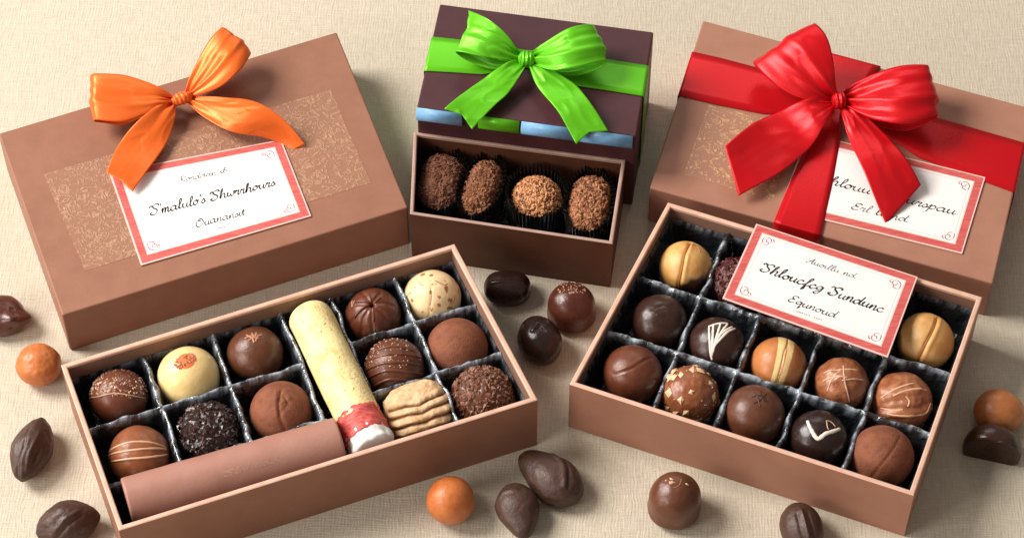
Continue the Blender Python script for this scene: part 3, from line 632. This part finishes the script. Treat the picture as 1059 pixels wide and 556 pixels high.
s = Sweet('bonbon', 'cream bonbon with brown cracks and specks, far right corner of the brown box', 447, 308, 1.57, M['speck'], GA, lump=.02, nu=128, nv=90,
          grooves=[([(-.5, .55), (-.1, .45), (.2, .5)], -.02, .04), ([(.0, .4), (.0, .1), (-.05, -.4), (-.1, -.9)], -.025, .04), ([(.1, .6), (.45, .4), (.85, .1)], .02, .05)],
          mask=lambda D: np.array([max(0, min(1, (noise.noise(Vector(d)*5+Vector((3, 1, 7)))-.38)*9)) for d in D]))
s.drizzle([[(.1, .62), (.4, .5), (.55, .52)], [(-.45, .6), (-.35, .5), (-.25, .52)], [(-.85, .05), (-.75, .2), (-.7, .2)], [(-.03, -.3), (.0, -.42), (.03, -.3)], [(.6, -.2), (.75, -.1), (.8, .1)], [(.02, .3), (.0, .0), (-.06, -.2)]], .06, M['tan_drizzle'], name='brown_vein', h=.015)
s = Sweet('bonbon', 'brown bonbon with flecked top and drizzled bands, centre of the right block', 408, 380, 1.6, M['milk'], GA, lump=.03)
s.drizzle([[(-.95, -.1), (-.4, .2), (.2, .25), (.9, .1)], [(-.9, -.35), (-.3, -.05), (.3, -.05), (.95, -.2)], [(-.8, .3), (-.2, .5), (.4, .5), (.85, .35)], [(-.6, .6), (0, .75), (.6, .6)], [(-.75, -.6), (-.2, -.35), (.4, -.35), (.85, -.5)]], .17, M['milk_red'], h=.07)
s.crumbs(130, .038, M['pale_drizzle'], name='flecks', region=lambda a, b, c: b > .05 and a < .5 and c > 0, elong=1.5)
s = Sweet('truffle', 'plain smooth cocoa-dusted ball near the right wall of the brown box', 473, 360, 1.65, M['cocoa'], GA, lump=.006, cat='truffle')
ys = (-.72, -.42, -.12, .18, .46, .72)
s = Sweet('biscuit', 'pale biscuit mound with thin dark stripes, beside the red band of the cream stick', 433, 428, 1.62, M['biscuit'], GA, lump=.05, lf=3, cat='biscuit', nu=180, nv=130, sz=.82, sx=1.08, rot=.35,
          fn=lambda D: (1/np.maximum(1e-6, (np.abs(D[:, 0])**3+np.abs(D[:, 1])**3+np.abs(D[:, 2])**3))**(1/3)),
          grooves=[([(-.95*math.sqrt(1-y*y), y-.05), (-.4, y+.03), (.0, y-.03), (.3, y+.04), (.95*math.sqrt(1-y*y), y)], -.10, .05) for y in ys[:-1]]+[([(-.9*math.sqrt(1-y*y), y-.05), (0, y), (.9*math.sqrt(1-y*y), y)], .03, .07) for y in (-.57, -.27, .03, .32, .6)], gmask=.045)
s = Sweet('truffle', 'brown truffle covered in chocolate shavings, near right corner of the brown box', 499, 410, 1.6, M['milk'], GA, lump=.05, lf=3, cat='truffle')
s.crumbs(1000, .085, M['crumb_mid'], elong=2.1, stand=.5)

# ---- cream stick and wrapped roll
def rod(parent, p0, p1, r, name, m, mb=None, dome=(.35, .35), nr=48, lump=.01, t0=0., t1=1., seed=0, lf=.8, ragged=0.0):
    p0 = np.array(p0); p1 = np.array(p1); ax = (p1-p0); L = np.linalg.norm(ax); ax /= L; u = np.cross(ax, [0, 0, 1.]); u /= np.linalg.norm(u); v = np.cross(u, ax)
    prof = []; K = 8
    prof.append((t0*L, .02))
    for k in range(K+1): a = math.pi/2*k/K; prof.append((t0*L+dome[0]*(1-math.cos(a)), r-dome[0]*(1-math.sin(a))))
    n = max(4, int(L*(t1-t0)/.1))
    for k in range(1, n): prof.append((t0*L+dome[0]+(L*(t1-t0)-sum(dome))*k/n, r))
    for k in range(K+1): a = math.pi/2*k/K; prof.append((t1*L-dome[1]*(1-math.sin(a)), r-dome[1]*(1-math.cos(a))))
    prof.append((t1*L, .02))
    # first cap needs a flat centre
    V = []; F = []
    for s_, q in prof:
        for i in range(nr):
            a = 2*math.pi*i/nr; c_ = p0+ax*(s_+ragged*noise.noise(Vector((math.cos(a)*3, math.sin(a)*3, seed+(s_ > t0*L+.3)*7)))); g = q*(1+lump*noise.noise(Vector((s_*lf, math.cos(a)*1.5*lf/.8+seed, math.sin(a)*1.5*lf/.8))))
            V.append(c_+(u*math.cos(a)+v*math.sin(a))*g)
    for j in range(len(prof)-1):
        for i in range(nr): F.append((j*nr+i, j*nr+(i+1) % nr, (j+1)*nr+(i+1) % nr, (j+1)*nr+i))
    return mesh(name, V, F, m, parent)
ya, yb = P(317, 320, 3.2), P(387, 466, 3.2)
T = thing('cream_stick', 'long pale yellow stick with a red band and white end in the brown box', 'candy stick', tuple((ya+yb)/2))
rod(T, ya, yb, 1.2, 'stick_body', M['cream_stick'], t0=0, t1=.80, dome=(.75, .1), lump=.03)
rod(T, ya, yb, 1.23, 'red_band', M['red_band'], t0=.765, t1=.925, dome=(.06, .06), lump=.10, lf=2.4, ragged=.16, seed=3)
rod(T, ya, yb, 1.19, 'white_end', M['white_paper'], t0=.89, t1=1.0, dome=(.05, .2), lump=.10, lf=2.2, seed=5)
mb = MB(); ax = (yb-ya)/np.linalg.norm(yb-ya); uu = np.cross(ax, [0, 0, 1.]); uu /= np.linalg.norm(uu); vv = np.cross(uu, ax)
for k in range(90):
    t = random.uniform(.04, .74)*np.linalg.norm(yb-ya); a = random.gauss(1.9, .75); n_ = uu*math.cos(a)+vv*math.sin(a); tt = np.cross(n_, ax); ph = random.uniform(0, 6); c_ = ya+ax*t+n_*1.205
    l = random.uniform(.03, .12); d1 = (ax*math.cos(ph)+tt*math.sin(ph))*l; d2 = (-ax*math.sin(ph)+tt*math.cos(ph))*random.uniform(.015, .04)
    mb.add([c_-d1, c_-d2, c_+d1, c_+d2, c_+n_*.02], [(0, 1, 4), (1, 2, 4), (2, 3, 4), (3, 0, 4)])
mb.build('golden_flecks', M['speckle'], T, smooth=False)
ra, rb = P(131, 519, 3.25), P(352, 456, 3.25)
T = thing('wrapped_roll', 'mauve-brown paper-wrapped roll along the near wall of the brown box', 'wrapped roll', tuple((ra+rb)/2))
rod(T, ra, rb, 1.27, 'wrapper', M['wrapper'], dome=(.12, .12), lump=.015)
ax = (rb-ra)/np.linalg.norm(rb-ra); uu = np.cross(ax, [0, 0, 1.]); uu /= np.linalg.norm(uu); vv = np.cross(uu, ax)
def rmap(x, y, l=0):
    a = math.radians(48)-y/1.28; return ra+ax*x+(uu*math.cos(a)+vv*math.sin(a))*(1.278)
def rwrite(text, x0, x1, y, xh, nib):
    mbq = MB(); x = x0; sc = (x1-x0)/sum(G[c_][1] for c_ in text)
    for ch in text:
        for st_ in G[ch][0]: pen(mbq, [(x+a_*sc+b_*xh*.28, y+b_*xh) for a_, b_ in st_], lambda p_, q_, l_: rmap(p_, -q_), nib)
        x += G[ch][1]*sc
    mbq.build('lettering', M['wrapper_print'], T, smooth=False)
rwrite('Slnhudd', 5.0, 7.9, .1, .13, .05)

# ---- small box
def cup(px, py, rx, ry, cz, h, label, rot=0.0):
    c = P(px, py, cz); T = thing('paper_cup', label, 'paper cup', (c[0], c[1], 1.0), 'black pleated cups in the small box'); n = 44*4; V = []; F = []
    R = [(.93, 0.0), (.97, .05), (1.02, .6), (1.07, 1.0)]
    for k, (q, hh) in enumerate(R):
        for i in range(n):
            a = 2*math.pi*i/n; pl = (1 if (i//2) % 2 else -1)*(.035+.02*k)*(k > 0); zz = 1.0+h*hh+(.10*noise.noise(Vector((math.cos(a)*4+px, math.sin(a)*4, 1)))+(.16 if (i//2) % 2 else 0) if k == 3 else 0)
            ex, ey = (rx*q+pl)*math.cos(a), (ry*q+pl)*math.sin(a)
            V.append((c[0]+ex*math.cos(rot)-ey*math.sin(rot), c[1]+ex*math.sin(rot)+ey*math.cos(rot), zz))
    for j in range(len(R)-1):
        for i in range(n): F.append((j*n+i, j*n+(i+1) % n, (j+1)*n+(i+1) % n, (j+1)*n+i))
    F.append(tuple(range(n))[::-1]); mesh('pleated_wall', V, F, M['cup'], T, smooth=False)
for (px, py, sx, sy, mt, cr, lab, cl, rt) in (
    (456, 194, 1.17, 1.90, 'milk', 'crumb_red', 'darkest oblong crumb truffle, at the left end of the small box', 'black pleated cup under the darkest truffle at the left end', -.12),
    (498, 200, .96, 1.92, 'milk_red', 'crumb_brown', 'narrow oblong truffle with vertical crumbs, second from the left end', 'black pleated cup under the narrow second truffle', -.28),
    (555, 208, 1.38, 1.50, 'caramel', 'crumb_light', 'round pale toffee-crumb truffle, the lightest in the small box', 'black pleated cup round the pale toffee-crumb truffle', 0),
    (609, 216, 1.10, 1.90, 'caramel', 'crumb_gold', 'oblong golden-brown crumb truffle at the right end of the small box', 'black pleated cup under the truffle at the right end', -.15)):
    box = lambda D: (1/np.maximum(1e-6, (np.abs(D[:, 0])**2.7+np.abs(D[:, 1])**2.7+np.abs(D[:, 2])**2.7))**(1/2.7)) if cr != 'crumb_light' else np.ones(len(D))
    s = Sweet('truffle', lab, px, py, 1, M['rough_core'], GT, cz=2.3, sx=sx, sy=sy, sz=1.15, rot=rt, lump=.06, lf=3, cat='truffle', fn=box)
    s.crumbs(1500, .075 if cr != 'crumb_light' else .06, M[cr], elong=2.0, stand=.45, zmin=-.12)
    cup(px, py, sx*1.10+.05, sy*1.13, 2.3, 2.15, cl, rt)

# ---- rose-brown box
def lower_mask(D): return np.array([max(0, min(1, (-(d@UI)-.35+(d@XI)*-.3+.2*noise.noise(Vector(d)*3))*4)) for d in D])
s = Sweet('bonbon', 'golden bonbon with a deep crease and dark base, far left corner', 709, 276, 1.45, M['gold'], GF, lump=.02, grooves=[([(.15, .95), (-.1, .5), (-.2, 0), (-.3, -.6), (-.3, -.9)], -.07, .06), ([(.25, .95), (.05, .5), (-.05, .0), (-.15, -.6)], .03, .07)],
          mask=lambda D: np.array([max(0, min(1, ((-(d@UI))-.45+(d@XI)*.35+.2*noise.noise(Vector(d)*3))*5)) for d in D]))  # mask darkens the colour towards the near lower side
s.drizzle([[(.1, .85), (.4, .8), (.5, .6)]], .07, M['tan_drizzle'], name='crease_mark', h=.03)
s.drizzle([[(.15, .93), (-.1, .5), (-.2, 0), (-.3, -.6), (-.3, -.85)]], .11, M['seam_orange'], name='seam', h=.07)
s = Sweet('bonbon', 'golden-orange bonbon with a slanting seam, far right corner of the rose-brown box', 957, 353, 1.52, M['gold'], GF, lump=.02, rot=0, sy=1.05,
          grooves=[([(.35, .85), (.15, .5), (-.15, 0), (-.35, -.5), (-.4, -.85)], -.08, .055), ([(.5, .8), (.25, .4), (0, -.05), (-.25, -.6)], .03, .07)], mask=lambda D: np.array([.22*max(0, min(1, (noise.noise(Vector(d)*1.3)+.1)*3)) for d in D]))
s.drizzle([[(.35, .88), (.15, .5), (-.15, 0), (-.35, -.5), (-.4, -.85)]], .12, M['seam_orange'], name='seam', h=.07)
for px, py, lab in ((762, 294, 'dark red crumbly bonbon peeking out at the left edge of the card'), (830, 318, 'dark red crumbly bonbon under the middle of the card'), (893, 338, 'dark red crumbly bonbon under the right part of the card')):
    s = Sweet('bonbon', lab, px, py, 1.5, M['cherry'], GF, cz=2.3, lump=.10, lf=4)
    s.crumbs(500, .10, M['cherry'], elong=1.6, stand=.5)
s = Sweet('bonbon', 'plain dark bonbon with a faint swirl, left end of the middle row', 682, 333, 1.52, M['dark'], GF, lump=.02, grooves=[([(-.3, .5), (.1, .65), (.45, .5)], -.02, .06), ([(-.1, .3), (.2, .4), (.5, .2)], .02, .06)])
s = Sweet('bonbon', 'dark bonbon with white feathered icing strokes', 741, 357, 1.55, M['dark'], GF, lump=.01)
s.drizzle([[(-.3, .72), (-.3, .2), (-.28, -.15), (-.22, -.45)], [(-.15, .78), (-.2, .3), (-.22, -.3)], [(.1, .8), (-.05, .4), (-.2, -.2)], [(.35, .78), (.1, .5), (-.15, .0)], [(.6, .62), (.3, .5), (-.1, .1)], [(-.3, .7), (0, .8), (.35, .8)], [(-.05, .3), (.15, .5), (.5, .68)]], .14, M['white_icing'], name='white_icing', h=.035)
s = Sweet('bonbon', 'orange bonbon with a pale yellow central stripe', 805, 377, 1.5, M['two'], GF, lump=.015, nu=160, nv=110,
          grooves=[([(.32, .92), (.12, .5), (.0, 0), (-.15, -.6), (-.2, -.9)], -.04, .035)],
          mask=lambda D: np.array([1.0 if (abs((d@XI)-(.02+.27*(d@UI))) < .26+.05*(d@UI) and d@DI > -.1 and abs((d@XI)-(.05+.27*(d@UI))) > .035) else 0.0 for d in D]))
s = Sweet('bonbon', 'mottled brown bonbon with crossed tan threads', 870, 397, 1.45, M['copper'], GF, lump=.04, lf=2.5, grooves=[([(-.5, .6), (0, .2), (.1, -.6)], .03, .08), ([(-.8, 0), (-.1, .3), (.7, .3)], .03, .08)])
s.drizzle([[(-.7, .45), (-.2, .6), (.5, .55)], [(0, .75), (.0, .2), (.2, -.6)], [(-.75, .15), (-.3, .35), (.1, .3)], [(-.1, .2), (.3, .25), (.75, .2)], [(-.6, -.2), (-.4, .3), (-.1, .6)]], .10, M['pale_drizzle'], name='tan_thread', h=.03)
s = Sweet('bonbon', 'shiny copper-brown bonbon with folded swirls, right end of the middle row', 933, 415, 1.6, M['copper'], GF, lump=.05, lf=2, sz=.85, grooves=[([(-.8, .1), (-.3, .4), (.5, .5)], .05, .1), ([(-.8, -.2), (-.2, -.1), (.4, -.1), (.9, .1)], -.05, .06), ([(-.5, .1), (0, .2), (.4, .1)], -.04, .06), ([(-.9, -.35), (0, -.35), (.9, -.2)], .05, .1)])
s.drizzle([[(-.75, .2), (-.3, .55), (.3, .7)], [(-.8, -.15), (-.5, -.2), (-.1, -.15)], [(.0, .3), (.1, .15), (.05, -.05)], [(-.6, -.3), (0, -.35), (.6, -.3), (.85, 0)], [(-.4, .3), (.1, .5), (.7, .45)]], .13, M['pale_drizzle'], name='pale_glaze', h=.03)
s = Sweet('bonbon', 'milk bonbon with one slanting groove, near left corner of the rose-brown box', 654, 387, 1.6, M['milk_red'], GF, lump=.012, grooves=[([(-.65, .05), (-.1, .25), (.4, .55), (.6, .6)], -.045, .035), ([(-.6, .15), (-.1, .35), (.35, .62)], .02, .06)])
s = Sweet('bonbon', 'brown bonbon studded with chopped almond pieces', 713, 408, 1.55, M['caramel'], GF, lump=.04, lf=2.5, mask=lambda D: np.zeros(len(D)))
s.crumbs(30, .19, M['nut'], name='almond_pieces', region=lambda a, b, c: c > .0, elong=1.45, jit=.4, stand=.03, flatk=.4)
s.crumbs(60, .05, M['nut'], name='almond_crumbs', region=lambda a, b, c: c > .0, elong=1.3, jit=.4)
s = Sweet('bonbon', 'smooth milk bonbon with small squiggles on its crown, middle of the near row', 780, 429, 1.62, M['milk'], GF, lump=.008)
s.drizzle([[(-.1, .45), (.1, .55), (.35, .75)], [(-.15, .65), (.1, .7), (.3, .6)], [(-.05, .8), (.05, .6), (.1, .35)], [(.15, .85), (.2, .6), (.35, .5)]], .07, M['dark'], name='squiggle', h=.03)
s = Sweet('bonbon', 'black bonbon with a white checkmark of icing', 846, 454, 1.55, M['black'], GF, lump=.02)
s.drizzle([[(-.42, .68), (-.32, .4), (-.12, .12), (.15, .28), (.4, .35), (.65, .42)]], .23, M['white_icing'], name='white_icing', h=.05)
s.drizzle([[(.2, .7), (.22, .5), (.25, .42)], [(.2, .7), (.35, .66), (.5, .5)]], .06, M['pale_drizzle'], name='thin_icing', h=.03)
s = Sweet('truffle', 'cocoa-dusted truffle with a straight seam, near right corner of the rose-brown box', 912, 472, 1.66, M['cocoa'], GF, lump=.02, cat='truffle', grooves=[([(.5, .7), (.2, .3), (-.2, -.2), (-.5, -.7)], -.04, .03)])

# ---- loose on the cloth
def angular(D): return 1/(np.abs(D[:, 0])**1.6+np.abs(D[:, 1])**1.6+np.abs(D[:, 2])**1.8)**(1/1.6)
def drop(ax_dir, point=.35):
    """egg with a pointed end along +x of its own frame"""
    def f(D): return 1+point*np.clip(D[:, 0], 0, 1)**6-.10*np.clip(-D[:, 0], 0, 1)**2
    return f
Sweet('candied_ball', 'small orange coated ball touching the corner of the brown box', 40, 377, 1.18, M['orange_ball'], GO, table=True, flat=-.9, sx=1.05, lump=.05, lf=1.8, cat='candy')
Sweet('candied_ball', 'small orange coated ball in front of the brown box', 466, 517, 1.26, M['orange_ball'], GO, table=True, flat=-.9, lump=.02, sz=1.0, cat='candy')
s = Sweet('candied_ball', 'orange-brown ball behind a dark half dome at the right edge', 1033, 425, 1.22, M['two'], GO, table=True, flat=-.8, sx=1.12, sz=.85, lump=.04, cat='candy', mask=lambda D: np.zeros(len(D)))
s = Sweet('half_chocolate', 'dark half-dome chocolate in front of the orange-brown ball at the right edge', 1026, 464, 1.55, M['dark'], GO, table=True, flat=-.45, sx=1.0, sy=.85, sz=.95, rot=-.25, lump=.02,
          fn=lambda D: np.where(D[:, 1] < -.25, .25/np.maximum(-D[:, 1], .25), 1)*1.0)
s.stripe([(-.7, -.05), (-.3, .25), (.1, .32), (.5, .2)], .08, M['dark'], name='top_seam', h=.05)
s = Sweet('chocolate_nut', 'lumpy grey-brown chocolate with ridges, left of the brown box', 33, 464, 1.28, M['nutbrown'], GO, table=True, flat=-.75, sx=.85, sy=1.5, sz=.95, rot=-.22, fn=angular, lump=.06, lf=1.5,
          grooves=[([(-.2, .8), (-.05, .3), (-.15, -.3), (0, -.8)], -.05, .09), ([(.4, .7), (.3, .2), (.35, -.4)], .07, .12), ([(-.6, .4), (-.5, -.1), (-.3, -.6)], .07, .12), ([(.7, .2), (.6, -.2)], -.08, .1)])
s = Sweet('chocolate_nut', 'dark bumpy oval chocolate in the near left corner', 70, 541, 1.38, M['nutbrown'], GO, table=True, flat=-.7, sx=1.22, sy=.9, rot=.35, fn=angular, lump=.05, lf=2.0, grooves=[([(-.5, -.1), (-.1, .25), (.4, .45)], .06, .09), ([(-.4, -.35), (0, 0), (.5, .2)], -.06, .07)])
s = Sweet('chocolate_nut', 'brown double-lobed chocolate at the far left edge of the cloth', 1, 327, 1.22, M['dark_red'], GO, table=True, flat=-.7, sx=1.1, sy=1.0, sz=.8, lump=.05, lf=1.4,
          grooves=[([(.55, .0), (.98, -.05)], .32, .28), ([(.55, .4), (.6, 0), (.55, -.4)], -.06, .1)])
s = Sweet('chocolate_almond', 'dark egg-shaped chocolate with a rounded top, in front of the two boxes', 535, 523, 1.13, M['nutbrown'], GO, table=True, flat=-.75, sx=1.25, sy=1.0, sz=.85, rot=-1.35, lump=.035, fn=drop(0, .35), grooves=[([(-.3, .6), (-.4, 0), (-.1, -.7)], .05, .1)])
s = Sweet('chocolate_almond', 'larger dark chocolate almond with a pointed tip and long ridge', 574, 497, 1.42, M['nutbrown'], GO, table=True, flat=-.65, sx=1.28, sy=.9, sz=.8, rot=-.75+math.pi, lump=.045, fn=drop(0, .32),
          grooves=[([(-.6, .6), (-.2, .1), (.3, -.4), (.7, -.6)], -.08, .07), ([(-.5, .7), (0, .2), (.5, -.2)], .07, .1)])
def bell(D):
    h = np.hypot(D[:, 0], D[:, 1]); lo = 1/np.maximum(1e-6, h**3.2+np.abs(D[:, 2])**3.2)**(1/3.2)
    return np.where(D[:, 2] < 0, lo, 1+(lo-1)*np.exp(-D[:, 2]*3))+.05*np.exp(-((D[:, 2]+.42)/.10)**2)
s = Sweet('bonbon', 'bell-shaped brown bonbon with few pale flecks on top, standing before the rose-brown box', 698, 516, 1.36, M['milk'], GO, table=True, flat=-.78, sz=1.12, lump=.03, fn=bell)
s.crumbs(7, .075, M['pale_drizzle'], name='pale_flecks', region=lambda a, b, c: b > .55 and abs(a) < .4 and c > 0)
s.stripe([(-.1, .45), (.1, .55), (.2, .75)], .05, M['tan_drizzle'], h=.03)
s = Sweet('bonbon', 'reddish-brown domed bonbon with pale flecks on its crown, left of the rose-brown box', 591, 317, 1.32, M['dark_red'], GO, table=True, flat=-.75, sz=1.02, lump=.02, fn=bell)
s.crumbs(80, .032, M['pale_drizzle'], name='pale_flecks', region=lambda a, b, c: b > .5 and abs(a) < .55 and c > .1)
s = Sweet('chocolate_nut', 'dark oval chocolate with a dimple, between the two large open boxes', 558, 352, 1.2, M['black'], GO, table=True, flat=-.8, sx=.98, sy=1.2, sz=1.0, rot=.35, lump=.03, grooves=[([(-.2, .55), (.05, .65), (.15, .5)], -.06, .08), ([(-.35, .55), (0, .8), (.3, .6)], .04, .06)])
s = Sweet('chocolate_nut', 'dark barrel-shaped chocolate in front of the four-truffle box', 525, 298, 1.14, M['black'], GO, table=True, flat=-.75, sx=1.15, sy=.85, sz=.85, lump=.03, fn=lambda D: 1+.12*(np.abs(D[:, 0])**2)*(1-np.abs(D[:, 0]))*4, grooves=[([(-.6, .3), (0, .45), (.6, .3)], .05, .08)])
s = Sweet('chocolate_almond', 'dark oval chocolate with a raised ridge at the bottom edge, below the rose-brown box', 829, 546, 1.2, M['nutbrown'], GO, table=True, flat=-.7, sx=.92, sy=1.2, sz=.95, rot=.2, lump=.03, grooves=[([(0, .8), (.0, .3), (.05, -.5)], .08, .09), ([(-.25, .7), (-.3, .2), (-.2, -.4)], -.05, .08), ([(.25, .7), (.3, .2), (.3, -.4)], -.05, .08)])
